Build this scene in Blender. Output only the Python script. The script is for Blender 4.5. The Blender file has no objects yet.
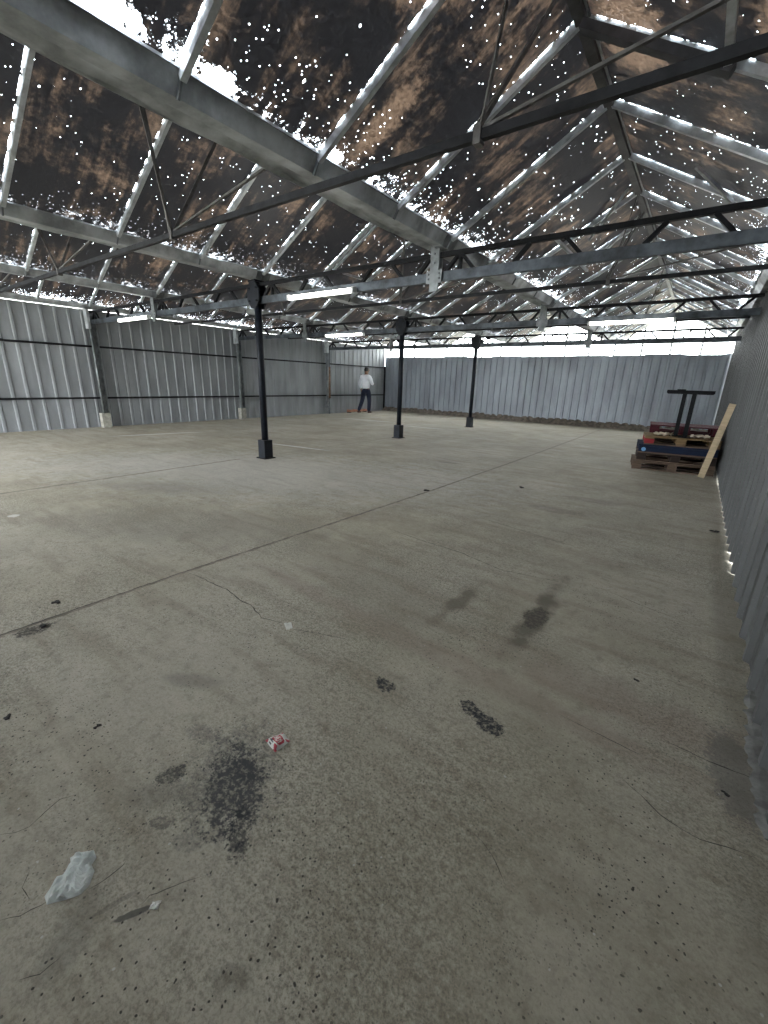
import bpy, bmesh, math, random
from mathutils import Vector, Matrix
random.seed(7)
SC = bpy.context.scene
COL = SC.collection

# ------------------------------------------------------------------ helpers
def tag(o, label=None, cat=None, group=None, kind=None):
    if label: o['label'] = label
    if cat: o['category'] = cat
    if group: o['group'] = group
    if kind: o['kind'] = kind
    return o

def empty(name, loc=(0, 0, 0), rz=0.0):
    o = bpy.data.objects.new(name, None)
    o.empty_display_size = .1
    o.location = loc
    o.rotation_euler = (0, 0, rz)
    COL.objects.link(o)
    return o

def link(name, me, mats, parent=None, smooth=False):
    me.name = name
    for m in (mats if isinstance(mats, (list, tuple)) else [mats]):
        me.materials.append(m)
    if smooth:
        for p in me.polygons: p.use_smooth = True
    o = bpy.data.objects.new(name, me)
    COL.objects.link(o)
    if parent is not None: o.parent = parent
    return o

class MB:
    def __init__(s): s.bm = bmesh.new(); s.mi = 0
    def _face(s, vs):
        try:
            f = s.bm.faces.new(vs); f.material_index = s.mi; return f
        except ValueError:
            return None
    def hull8(s, c):
        v = [s.bm.verts.new(p) for p in c]
        for q in ((0, 3, 2, 1), (4, 5, 6, 7), (0, 1, 5, 4), (1, 2, 6, 5), (2, 3, 7, 6), (3, 0, 4, 7)):
            s._face([v[i] for i in q])
        return s
    def box(s, x0, x1, y0, y1, z0, z1):
        return s.hull8([(x0, y0, z0), (x1, y0, z0), (x1, y1, z0), (x0, y1, z0), (x0, y0, z1), (x1, y0, z1), (x1, y1, z1), (x0, y1, z1)])
    def bar(s, a, b, w, h, up=(0, 0, 1)):
        a = Vector(a); b = Vector(b); d = (b - a).normalized(); up = Vector(up)
        if abs(d.dot(up)) > .99: up = Vector((0, 1, 0))
        r = d.cross(up).normalized(); u = r.cross(d)
        r *= w / 2; u *= h / 2
        return s.hull8([a - r - u, a + r - u, b + r - u, b - r - u, a - r + u, a + r + u, b + r + u, b - r + u])
    def tube(s, pts, r, n=10, cap=True):
        pts = [Vector(p) for p in pts]
        rs = r if isinstance(r, (list, tuple)) else [r] * len(pts)
        rings = []
        ref = None
        for i, p in enumerate(pts):
            d = (pts[min(i + 1, len(pts) - 1)] - pts[max(i - 1, 0)]).normalized()
            if ref is None: ref = Vector((0, 0, 1)) if abs(d.z) < .9 else Vector((1, 0, 0))
            x = d.cross(ref).normalized(); y = x.cross(d)
            ref = y
            rings.append([s.bm.verts.new(p + (x * math.cos(2 * math.pi * k / n) + y * math.sin(2 * math.pi * k / n)) * rs[i]) for k in range(n)])
        for a, b in zip(rings, rings[1:]):
            for k in range(n): s._face([a[k], a[(k + 1) % n], b[(k + 1) % n], b[k]])
        if cap:
            s._face(rings[0][::-1]); s._face(rings[-1])
        return s
    def prism(s, poly, axis, lo, hi):          # poly in the two other axes
        def P(a, b, t): return {'x': (t, a, b), 'y': (a, t, b), 'z': (a, b, t)}[axis]
        A = [s.bm.verts.new(P(a, b, lo)) for a, b in poly]; B = [s.bm.verts.new(P(a, b, hi)) for a, b in poly]
        n = len(poly)
        s._face(A[::-1]); s._face(B)
        for k in range(n): s._face([A[k], A[(k + 1) % n], B[(k + 1) % n], B[k]])
        return s
    def lump(s, c, r, seed=0, flat=.6, n=2):
        rnd = random.Random(seed)
        g = bmesh.ops.create_icosphere(s.bm, subdivisions=n, radius=1)
        for v in g['verts']:
            k = r * (1 + rnd.uniform(-.28, .28))
            v.co = Vector((v.co.x * k, v.co.y * k * .8, max(v.co.z, -.5) * k * flat)) + Vector(c)
        return s
    def mesh(s, bevel=0.0):
        if bevel:
            bmesh.ops.bevel(s.bm, geom=[e for e in s.bm.edges if len(e.link_faces) == 2 and e.calc_face_angle(0) > .6], offset=bevel, segments=2, affect='EDGES', profile=.6)
        bmesh.ops.recalc_face_normals(s.bm, faces=s.bm.faces)
        me = bpy.data.meshes.new('m'); s.bm.to_mesh(me); s.bm.free(); return me
    def build(s, name, mats, parent=None, bevel=0.0, smooth=False):
        return link(name, s.mesh(bevel), mats, parent, smooth)

# ------------------------------------------------------------------ node helpers
class NT:
    def __init__(s, name):
        s.m = bpy.data.materials.new(name); s.m.use_nodes = True
        s.t = s.m.node_tree; s.t.nodes.clear()
        s.out = s.n('ShaderNodeOutputMaterial')
    def n(s, typ, **kw):
        nd = s.t.nodes.new(typ)
        for k, v in kw.items(): setattr(nd, k, v)
        return nd
    def put(s, sock, v):
        if isinstance(v, bpy.types.NodeSocket): s.t.links.new(v, sock)
        elif v is not None: sock.default_value = v
    def math(s, op, a, b=None, c=None, clamp=False):
        nd = s.n('ShaderNodeMath', operation=op, use_clamp=clamp)
        s.put(nd.inputs[0], a); s.put(nd.inputs[1], b); s.put(nd.inputs[2], c)
        return nd.outputs[0]
    def vmath(s, op, a, b=None):
        nd = s.n('ShaderNodeVectorMath', operation=op)
        s.put(nd.inputs[0], a); s.put(nd.inputs[1], b)
        return nd.outputs['Value'] if op in ('LENGTH', 'DISTANCE', 'DOT_PRODUCT') else nd.outputs[0]
    def noise(s, vec, scale, detail=4, rough=.55, dist=0.0):
        nd = s.n('ShaderNodeTexNoise'); s.put(nd.inputs['Vector'], vec)
        nd.inputs['Scale'].default_value = scale; nd.inputs['Detail'].default_value = detail
        nd.inputs['Roughness'].default_value = rough; nd.inputs['Distortion'].default_value = dist
        return nd.outputs['Fac']
    def voro(s, vec, scale, rnd=1.0):
        nd = s.n('ShaderNodeTexVoronoi'); s.put(nd.inputs['Vector'], vec)
        nd.inputs['Scale'].default_value = scale; nd.inputs['Randomness'].default_value = rnd
        return nd.outputs['Distance'], nd.outputs['Color']
    def ramp(s, v, a, b, lo=0.0, hi=1.0, smooth=True):
        nd = s.n('ShaderNodeMapRange'); nd.interpolation_type = 'SMOOTHSTEP' if smooth else 'LINEAR'
        s.put(nd.inputs[0], v); nd.inputs[1].default_value = a; nd.inputs[2].default_value = b
        nd.inputs[3].default_value = lo; nd.inputs[4].default_value = hi
        return nd.outputs[0]
    def mix(s, f, a, b):
        nd = s.n('ShaderNodeMix', data_type='RGBA')
        s.put(nd.inputs[0], f)
        for i, v in ((6, a), (7, b)):
            s.put(nd.inputs[i], v if isinstance(v, bpy.types.NodeSocket) else (*v[:3], 1))
        return nd.outputs[2]
    def mapping(s, vec, loc=(0, 0, 0), rot=(0, 0, 0), sc=(1, 1, 1)):
        nd = s.n('ShaderNodeMapping'); s.put(nd.inputs[0], vec)
        nd.inputs[1].default_value = loc; nd.inputs[2].default_value = rot; nd.inputs[3].default_value = sc
        return nd.outputs[0]
    def obj(s): return s.n('ShaderNodeTexCoord').outputs['Object']
    def uv(s): return s.n('ShaderNodeTexCoord').outputs['UV']
    def geo(s): return s.n('ShaderNodeNewGeometry').outputs['Position']
    def pbr(s, col, rough=.5, metal=0.0, bump=None, bstr=.2, bdist=.01, spec=.5):
        b = s.n('ShaderNodeBsdfPrincipled')
        s.put(b.inputs['Base Color'], col if isinstance(col, bpy.types.NodeSocket) else (*col[:3], 1))
        s.put(b.inputs['Roughness'], rough); s.put(b.inputs['Metallic'], metal)
        b.inputs['Specular IOR Level'].default_value = spec
        if bump is not None:
            bn = s.n('ShaderNodeBump'); s.put(bn.inputs['Height'], bump)
            bn.inputs['Strength'].default_value = bstr; bn.inputs['Distance'].default_value = bdist
            s.put(b.inputs['Normal'], bn.outputs[0])
        return b.outputs[0]
    def end(s, sh):
        s.put(s.out.inputs[0], sh); return s.m

def plain(name, col, rough=.5, metal=0.0, var=.25, scale=6.0, bstr=.15, spec=.5):
    t = NT(name); P = t.geo()
    f = t.noise(P, scale, 5, .6)
    c = t.mix(t.ramp(f, .3, .7), [v * (1 - var) for v in col], [min(1, v * (1 + var)) for v in col])
    return t.end(t.pbr(c, rough, metal, t.noise(P, scale * 12, 3), bstr, .003, spec))

def sheet_mat(name, col, rough=.42, metal=.55):
    t = NT(name); P = t.geo()
    a = t.noise(t.mapping(P, sc=(1, 1, .25)), 3.0, 4)
    b = t.noise(P, 28, 4)
    c = t.mix(t.ramp(a, .3, .7), [v * .82 for v in col], [v * 1.15 for v in col])
    c = t.mix(t.ramp(b, .62, .78, 0, .35), c, (.35, .34, .32))
    # each sheet comes from another batch: a step in tone every sheet width
    return t.end(t.pbr(c, t.ramp(b, .2, .8, rough - .08, rough + .12), metal, t.noise(P, 9, 2), .12, .01))

def wood_mat(name, col, var=.3):
    t = NT(name); P = t.obj()
    g = t.noise(t.mapping(P, sc=(2.0, 22, 22)), 2.2, 6, .65, .6)
    c = t.mix(t.ramp(g, .3, .7), [v * (1 - var) for v in col], [v * (1 + var) for v in col])
    d = t.noise(t.geo(), 7, 4)
    c = t.mix(t.ramp(d, .55, .8, 0, .5), c, [v * .35 for v in col])
    return t.end(t.pbr(c, .75, 0, g, .3, .004, .3))

def emit(name, col, strength):
    t = NT(name); e = t.n('ShaderNodeEmission'); e.inputs[0].default_value = (*col, 1); e.inputs[1].default_value = strength
    return t.end(e.outputs[0])

# ------------------------------------------------------------------ the measured building
SP = 3.2
XR = 0.468                                   # right wall / gutter line
XG = [XR - SP * k for k in range(5)]         # gutter lines: right wall, A, B, C, left wall
T1, DY = 4.653, 4.076
TY = [T1, T1 + DY, T1 + 2 * DY]
YB, YF = 16.80, -3.0                         # back wall, open front end
ZG = 2.776                                   # underside of the gutters
ZE = ZG + .095                               # glass at the gutter
ZR = 3.68                                    # ridge
BAR = DY / 4
HALF = SP / 2
RUN = HALF - .17
SLOPE = (ZR - ZE) / RUN
BARS = [T1 + BAR * j for j in range(-7, 12)]

# ------------------------------------------------------------------ materials
def glass_dirt():
    t = NT('dirty_roof_glass'); UV = t.uv()
    sx = t.n('ShaderNodeSeparateXYZ'); t.put(sx.inputs[0], UV); u, v = sx.outputs[0], sx.outputs[1]
    # -- clear patches where the coating flaked off: thick along the gutter, dots elsewhere
    n1 = t.noise(UV, 15.0, 10, .80)
    n1b = t.noise(UV, 1.1, 2)
    low = t.ramp(v, 0.0, .36, .178, 0.0)
    hi = t.ramp(v, 1.45, 1.68, 0.0, .03)
    s1 = t.math('ADD', t.math('ADD', n1, low), t.math('ADD', hi, t.ramp(n1b, .35, .75, -.045, .05)))
    big = t.ramp(s1, .70, .72)
    d, col = t.voro(t.mapping(UV, sc=(1.25, .85, 1)), 22.0)
    sc = t.n('ShaderNodeSeparateColor'); t.put(sc.inputs[0], col)
    keep = t.ramp(sc.outputs[0], .86, 1.0, 0.0, .185, False)
    keep = t.math('MULTIPLY', keep, t.ramp(t.noise(UV, 2.4, 3), .40, .62, .12, 1.2))
    dd = t.math('ADD', d, t.math('MULTIPLY', t.math('SUBTRACT', t.noise(UV, 70, 3), .5), .5))
    dots = t.math('MULTIPLY', t.math('LESS_THAN', dd, keep), t.math('GREATER_THAN', keep, .03))
    d2, col2 = t.voro(UV, 62.0)
    sc2 = t.n('ShaderNodeSeparateColor'); t.put(sc2.inputs[0], col2)
    fine = t.math('MULTIPLY', t.math('LESS_THAN', d2, .26), t.math('GREATER_THAN', t.math('ADD', sc2.outputs[1], t.math('ADD', t.ramp(v, .02, .5, .13, 0.0), t.ramp(t.noise(t.mapping(UV, (5, 2, 0)), 2.0, 3), .4, .62, -.03, .012))), .972))
    # glints along both sides of every bar
    fr = t.math('FRACT', t.math('DIVIDE', t.math('SUBTRACT', u, BARS[0] - BAR / 2 - BAR * 40), BAR))
    db = t.math('MULTIPLY', t.math('ABSOLUTE', t.math('SUBTRACT', fr, .5)), BAR)
    edge = t.math('MULTIPLY', t.math('LESS_THAN', db, .027), t.math('GREATER_THAN', t.noise(t.mapping(UV, sc=(1, .25, 1)), 34, 5, .7), .52))
    hole = t.math('MAXIMUM', t.math('MAXIMUM', big, dots), t.math('MAXIMUM', fine, edge))
    # two panes swept clean at their foot, beside the wide gutter
    for (cu, cv, ru, rv) in ((1.15, .07, .19, .085), (1.79, .06, .12, .065), (2.75, .06, .07, .04)):
        q = t.vmath('LENGTH', t.mapping(UV, (-cu / ru, -cv / rv, 0), (0, 0, 0), (1 / ru, 1 / rv, 1)))
        q = t.math('ADD', q, t.math('MULTIPLY', t.math('SUBTRACT', t.noise(UV, 16, 6, .7), .5), 2.2))
        hole = t.math('MAXIMUM', hole, t.ramp(q, .92, .98, 1, 0))
    # -- the coat itself: black algae and tan dust in streaks down the slope
    a = t.noise(UV, 2.0, 7, .66, .4)
    st = t.noise(t.mapping(UV, sc=(7.0, .8, 1)), 1.6, 6, .62, .3)
    br = t.ramp(t.math('ADD', t.math('ADD', t.math('MULTIPLY', a, .55), t.math('MULTIPLY', st, .33)), t.math('MULTIPLY', t.noise(UV, 22, 5, .75), .20)), .53, .71)
    for (cu, cv, ru, rv) in ((2.90, .42, .13, .40), (13.45, .30, .40, .26), (2.3, 1.15, .5, .28), (13.9, 1.3, .5, .3)):
        q = t.vmath('LENGTH', t.mapping(UV, (-cu / ru, -cv / rv, 0), (0, 0, 0), (1 / ru, 1 / rv, 1)))
        q = t.math('ADD', q, t.math('MULTIPLY', t.math('SUBTRACT', t.noise(UV, 12, 6, .75), .5), 1.8))
        br = t.math('MAXIMUM', br, t.ramp(q, .5, 1.1, .95, 0))
    fl = t.ramp(t.noise(UV, 34, 6, .8), .36, .64, .30, 1.6)
    dif = t.mix(br, (.017, .0165, .0175), (.16, .112, .080))
    trl = t.mix(br, (.0011, .0011, .00125), (.0175, .0118, .0080))
    trl2 = t.n('ShaderNodeVectorMath', operation='SCALE'); t.put(trl2.inputs[0], trl); t.put(trl2.inputs['Scale'], fl)
    D = t.pbr(dif, .55, 0, t.noise(UV, 30, 4), .3, .004)
    Tn = t.n('ShaderNodeBsdfTranslucent'); t.put(Tn.inputs[0], trl2.outputs[0])
    ad = t.n('ShaderNodeAddShader'); t.put(ad.inputs[0], D); t.put(ad.inputs[1], Tn.outputs[0])
    tr = t.n('ShaderNodeBsdfTransparent'); tr.inputs[0].default_value = (.92, .96, 1, 1)
    mx = t.n('ShaderNodeMixShader'); t.put(mx.inputs[0], hole); t.put(mx.inputs[1], ad.outputs[0]); t.put(mx.inputs[2], tr.outputs[0])
    return t.end(mx.outputs[0])

def clear_glass():
    t = NT('end_glass'); P = t.geo()
    tr = t.n('ShaderNodeBsdfTransparent'); tr.inputs[0].default_value = (.97, .98, .97, 1)
    tl = t.n('ShaderNodeBsdfTranslucent'); t.put(tl.inputs[0], t.mix(t.ramp(t.noise(t.mapping(P, sc=(.6, 1, 2.2)), 2.2, 4), .45, .65), (.85, .87, .86), (.62, .58, .36)))
    f = t.ramp(t.noise(P, 1.7, 5), .4, .7, .15, .5)
    mx = t.n('ShaderNodeMixShader'); t.put(mx.inputs[0], f); t.put(mx.inputs[1], tr.outputs[0]); t.put(mx.inputs[2], tl.outputs[0])
    return t.end(mx.outputs[0])

def floor_mat():
    t = NT('worn_concrete'); P = t.geo()
    n0 = t.noise(P, .45, 4); n1 = t.noise(P, 2.2, 6, .62); n2 = t.noise(P, 14, 6, .68); n3 = t.noise(P, 120, 4, .7)
    n4 = t.noise(t.mapping(P, rot=(0, 0, .32), sc=(1.0, 5.5, 1)), 1.3, 5, .6)
    n3b = t.noise(P, 52, 5, .72)
    gr = t.ramp(t.noise(t.mapping(P, (3, 1, 0)), .9, 4, .6), .38, .62, .25, 1.0)      # rough, scoured ground against trowelled ground
    def g(x): return t.math('MULTIPLY', x, gr)
    c = t.mix(t.ramp(n1, .32, .7), (.355, .325, .252), (.49, .455, .37))
    c = t.mix(t.ramp(n0, .35, .65, 0, .6), c, (.54, .515, .45))
    c = t.mix(t.ramp(n4, .47, .68, 0, .50), c, (.275, .235, .178))
    c = t.mix(t.ramp(n2, .50, .68, 0, .50), c, (.25, .228, .178))
    c = t.mix(t.ramp(n2, .30, .44, .35, 0), c, (.58, .55, .465))
    c = t.mix(g(t.ramp(n3b, .50, .60, 0, .58)), c, (.19, .175, .138))
    c = t.mix(g(t.ramp(n3b, .36, .46, .35, 0)), c, (.62, .59, .51))
    c = t.mix(g(t.ramp(n3, .50, .60, 0, .62)), c, (.165, .152, .122))
    c = t.mix(g(t.ramp(n3, .34, .45, .35, 0)), c, (.64, .61, .53))
    n5 = t.noise(t.mapping(P, rot=(0, 0, .7), sc=(1, 1.8, 1)), 34, 6, .78)
    c = t.mix(g(t.ramp(n5, .52, .60, 0, .45)), c, (.175, .16, .125))
    c = t.mix(g(t.ramp(n5, .38, .45, .30, 0)), c, (.60, .57, .48))
    hs = t.n('ShaderNodeMix', data_type='RGBA', blend_type='MULTIPLY'); t.put(hs.inputs[0], 1.0); t.put(hs.inputs[6], c); hs.inputs[7].default_value = (.97, .955, .925, 1)
    c = hs.outputs[2]
    # aggregate pits and pale chips
    w = t.vmath('ADD', P, None); wn = t.n('ShaderNodeTexNoise'); t.put(wn.inputs['Vector'], P); wn.inputs['Scale'].default_value = 40
    wv = t.vmath('SCALE', t.vmath('SUBTRACT', wn.outputs['Color'], (.5, .5, .5)), None)
    wv.node.inputs['Scale'].default_value = .014
    PW = t.vmath('ADD', P, wv)
    def dots(scale, r, share, ch):
        d, col = t.voro(PW, scale)
        s = t.n('ShaderNodeSeparateColor'); t.put(s.inputs[0], col)
        return t.math('MULTIPLY', t.ramp(d, r * .7, r, 1, 0), t.math('GREATER_THAN', s.outputs[ch], 1 - share))
    pit = t.math('MULTIPLY', dots(66, .25, .34, 0), t.ramp(t.noise(P, 1.3, 3), .40, .58))
    pit2 = t.math('MULTIPLY', dots(120, .32, .34, 1), t.ramp(t.noise(t.mapping(P, (4, 2, 0)), 1.7, 3), .42, .6))
    c = t.mix(t.math('MULTIPLY', pit, .9), c, (.035, .033, .028))
    c = t.mix(t.math('MULTIPLY', pit2, .7), c, (.085, .08, .07))
    c = t.mix(t.math('MULTIPLY', dots(17, .07, .16, 2), .75), c, (.62, .61, .57))
    # stains and painted sunlight: centre, radii, turn, strength, edge roughness, colour
    nz = t.math('ADD', t.math('MULTIPLY', t.noise(P, 22, 6, .75), .62), t.math('MULTIPLY', t.noise(P, 85, 4, .7), .38)); nzl = t.noise(P, 7, 4, .6); brk = t.ramp(t.noise(P, 48, 5, .75), .40, .54, .30, 1.0)
    def stain(cx, cy, rx, ry, rot, k, rough, col, grain=None):
        nonlocal c
        q = t.n('ShaderNodeMapping'); q.vector_type = 'TEXTURE'; t.put(q.inputs[0], P)
        q.inputs[1].default_value = (cx, cy, 0); q.inputs[2].default_value = (0, 0, rot); q.inputs[3].default_value = (rx, ry, 1)
        f = t.vmath('LENGTH', t.vmath('MULTIPLY', q.outputs[0], (1, 1, 0)))
        f = t.math('ADD', f, t.math('MULTIPLY', t.math('SUBTRACT', nzl if grain == 'soft' else nz, .5), rough))
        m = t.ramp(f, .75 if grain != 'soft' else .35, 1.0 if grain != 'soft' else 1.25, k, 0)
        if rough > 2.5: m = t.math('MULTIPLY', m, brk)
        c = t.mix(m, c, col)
    TAR = (.026, .029, .035)
    stain(-1.03, .60, .185, .105, -.67, .92, 4.6, TAR)
    stain(-1.05, .665, .075, .05, .2, .85, 4.2, TAR)
    stain(-1.06, .62, .25, .16, -.67, .45, 4.2, (.10, .10, .10))
    stain(-.88, .51, .085, .035, -.67, .75, 4.2, TAR)
    stain(-1.235, .49, .055, .040, .9, .75, 3.6, TAR)
    stain(-1.30, .66, .10, .04, .3, .40, 4.0, (.09, .09, .095))
    stain(-1.10, .385, .045, .022, .6, .62, 3.2, (.08, .08, .08))
    stain(-.98, .40, .05, .028, .3, .35, 3.6, (.09, .09, .09))
    stain(-.92, 1.32, .060, .042, -.3, .95, 3.2, TAR)
    stain(-.545, 1.435, .055, .04, -.3, .95, 3.0, TAR)
    stain(-.45, 1.40, .075, .05, -.3, .97, 2.8, TAR)
    stain(-1.0, 2.26, .06, .34, -.05, .75, 2.4, (.14, .122, .095), 'soft')
    stain(-.55, 2.40, .075, .58, 0, .85, 2.4, (.135, .118, .092), 'soft')
    stain(-.55, 2.36, .07, .15, 0, .85, 3.4, (.07, .062, .05))
    stain(-2.66, .50, .055, .10, 0, .85, 3.0, (.055, .05, .045))
    stain(-.925, .222, .010, .050, -.52, .80, 1.4, (.085, .083, .078))
    stain(-.985, .205, .008, .06, -.3, .35, 1.8, (.10, .10, .09))
    stain(-.62, .30, .05, .03, .6, .35, 2.8, (.09, .085, .07))
    stain(-1.62, .80, .16, .05, .5, .38, 2.4, (.12, .11, .095), 'soft')
    stain(-5.2, 3.8, 3.9, 1.6, .45, .28, 1.6, (.60, .60, .585), 'soft')  # pale tone painted in for the light falling from the left
    stain(-1.20, .42, .16, .05, .75, .35, 2.4, (.13, .125, .11), 'soft')
    stain(-1.0, .12, .05, .12, .6, .35, 2.4, (.13, .125, .11), 'soft')
    stain(-1.1, 4.85, .35, .12, .1, .40, 3.0, (.15, .13, .11))
    stain(-.85, 5.6, .4, .14, .1, .40, 3.0, (.15, .13, .11))
    stain(-.9, 1.68, 1.9, .10, -.06, .30, 1.6, (.26, .19, .155), 'soft')
    stain(.0, 1.88, .7, .16, -.06, .32, 1.8, (.26, .18, .15), 'soft')
    stain(-1.6, 2.1, .9, .35, -.3, .28, 1.8, (.21, .18, .15), 'soft')
    stain(-3.7, 1.9, 1.5, .55, .5, .35, 1.8, (.20, .185, .16), 'soft')
    stain(-5.2, 2.4, .9, .30, .5, .30, 1.8, (.17, .16, .14), 'soft')
    stain(-6.6, 5.9, .95, .045, .15, .75, 1.8, (.78, .77, .73))  # this and the next pale marks paint slivers of sunlight on the floor
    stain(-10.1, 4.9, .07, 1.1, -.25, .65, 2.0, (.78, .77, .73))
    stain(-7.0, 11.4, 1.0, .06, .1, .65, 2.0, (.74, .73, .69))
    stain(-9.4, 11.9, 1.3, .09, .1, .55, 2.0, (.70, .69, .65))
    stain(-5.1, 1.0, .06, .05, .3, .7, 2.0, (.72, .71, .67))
    stain(-3.4, 6.6, .25, .05, .3, .5, 2.4, (.16, .15, .13))
    stain(.37, 1.74, .09, .26, .1, .5, 2.4, (.125, .13, .13))
    stain(.40, 3.2, .09, 2.6, 0, .40, 1.6, (.13, .115, .09), 'soft')
    stain(-3.5, 16.45, 6.5, .30, 0, .6, 1.3, (.15, .125, .095), 'soft')
    h = t.math('ADD', t.math('MULTIPLY', n2, .5), t.math('ADD', t.math('MULTIPLY', n3, .35), t.math('MULTIPLY', pit, -.8)))
    return t.end(t.pbr(c, .82, 0, h, .35, .006, .35))

M = {}
M['roof_glass'] = glass_dirt()
M['end_glass'] = clear_glass()
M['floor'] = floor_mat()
M['crack'] = plain('crack_dirt', (.060, .055, .047), .9, 0, .3, 20)
M['joint'] = plain('joint_dirt', (.24, .21, .17), .9, 0, .35, 9)
M['sheet_left'] = sheet_mat('grey_sheet_steel', (.25, .262, .275), .6, .0)
M['sheet_back'] = sheet_mat('blue_grey_sheet_steel', (.30, .33, .365), .45, .3)
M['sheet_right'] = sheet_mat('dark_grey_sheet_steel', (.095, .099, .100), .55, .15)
M['galv'] = plain('galvanised_steel', (.19, .205, .21), .45, .4, .35, 6)
M['galv_dull'] = plain('dull_galvanised_steel', (.17, .185, .195), .5, .35, .35, 7)
M['gutter'] = plain('weathered_gutter_steel', (.42, .445, .46), .5, .2, .45, 3)
M['bar'] = plain('white_glazing_bar', (.50, .53, .55), .38, .25, .25, 9)
M['black'] = plain('black_painted_steel', (.0075, .008, .010), .6, 0, .4, 9, spec=.2)
M['navy'] = plain('blue_black_painted_steel', (.0075, .010, .016), .5, 0, .4, 9, spec=.25)
M['chord'] = plain('grey_girder_steel', (.068, .080, .092), .45, .35, .6, 4)
M['ridge'] = plain('dark_ridge_steel', (.045, .045, .05), .5, .2, .4, 6)
M['rod'] = plain('dull_rod_steel', (.13, .125, .12), .55, .35, .35, 9)
M['rod_dark'] = plain('dark_tie_steel', (.018, .019, .022), .55, .1, .35, 9, spec=.3)
M['concrete'] = plain('pale_concrete_block', (.34, .33, .285), .85, 0, .25, 12)
M['dirt'] = plain('heaped_dirt', (.15, .125, .10), .95, 0, .4, 9, .6)
M['dust'] = plain('grey_dust_concrete', (.14, .14, .132), .95, 0, .35, 12, .6)
M['ground'] = plain('outside_ground', (.50, .48, .40), .9, 0, .2, .8)
M['tube'] = emit('tube_glow', (1.0, .98, .90), 9.0)
M['lamp'] = plain('lamp_housing', (.75, .76, .76), .4, 0, .08, 5)
M['wood_raw'] = wood_mat('raw_pallet_wood', (.135, .095, .068))
M['wood_dark'] = wood_mat('dark_pallet_wood', (.035, .024, .020))
M['wood_tan'] = wood_mat('tan_pallet_wood', (.21, .14, .07))
M['wood_pale'] = wood_mat('pale_plank_wood', (.62, .50, .33), .15)
M['blue'] = wood_mat('blue_pallet_paint', (.007, .015, .042))
M['red'] = wood_mat('red_pallet_paint', (.30, .030, .038))
M['maroon'] = wood_mat('maroon_pallet_paint', (.075, .012, .020))
M['sticker'] = plain('pale_blue_sticker', (.16, .36, .62), .5, 0, .1)
M['card'] = plain('tan_cardboard', (.62, .53, .41), .85, 0, .2, 9)
M['plastic'] = plain('white_plastic_film', (.74, .78, .75), .38, 0, .1, 30)
M['paper'] = plain('white_paper', (.75, .75, .71), .8, 0, .08, 30)
M['print_red'] = plain('red_print', (.48, .035, .06), .4, 0, .2, 60)
M['print_dark'] = plain('dark_print', (.12, .10, .12), .4, 0, .3, 60)
M['lump'] = plain('black_debris', (.035, .033, .03), .9, 0, .4, 60, .5)
M['skin'] = plain('skin', (.22, .12, .075), .55, 0, .1)
M['hair'] = plain('black_hair', (.008, .007, .007), .55, 0, .3, 40)
M['shirt'] = plain('white_shirt', (.80, .81, .86), .85, 0, .06, 8)
M['trousers'] = plain('navy_trousers', (.012, .017, .040), .85, 0, .3, 8)
M['shoe'] = plain('brown_shoe', (.075, .028, .018), .45, 0, .3)
M['orange'] = plain('orange_red_paint', (.44, .20, .13), .7, 0, .3, 9)
M['rust'] = plain('rusty_board', (.13, .075, .048), .85, 0, .5, 9)

# ------------------------------------------------------------------ floor
def ribbon(mb, pts, w, z, rnd, taper=True, jit=1.2):
    fine = []
    for (a, b) in zip(pts, pts[1:]):
        L = math.hypot(b[0] - a[0], b[1] - a[1]); n = max(2, int(L / .025))
        for k in range(n): fine.append((a[0] + (b[0] - a[0]) * k / n, a[1] + (b[1] - a[1]) * k / n))
    fine.append(pts[-1])
    L = len(fine); V = []
    for i, p in enumerate(fine):
        q0 = fine[max(0, i - 1)]; q1 = fine[min(L - 1, i + 1)]
        d = Vector((q1[0] - q0[0], q1[1] - q0[1])); d.normalize(); nrm = Vector((-d.y, d.x))
        j = rnd.uniform(-1, 1) * w * jit
        k = w * rnd.uniform(.45, 1.25) * (min(1, 4 * min(i, L - 1 - i) / L + .15) if taper else 1)
        c = Vector(p) + nrm * j
        V.append((mb.bm.verts.new((*(c + nrm * k), z)), mb.bm.verts.new((*(c - nrm * k), z))))
    for a, b in zip(V, V[1:]): mb._face([a[0], a[1], b[1], b[0]])

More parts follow.
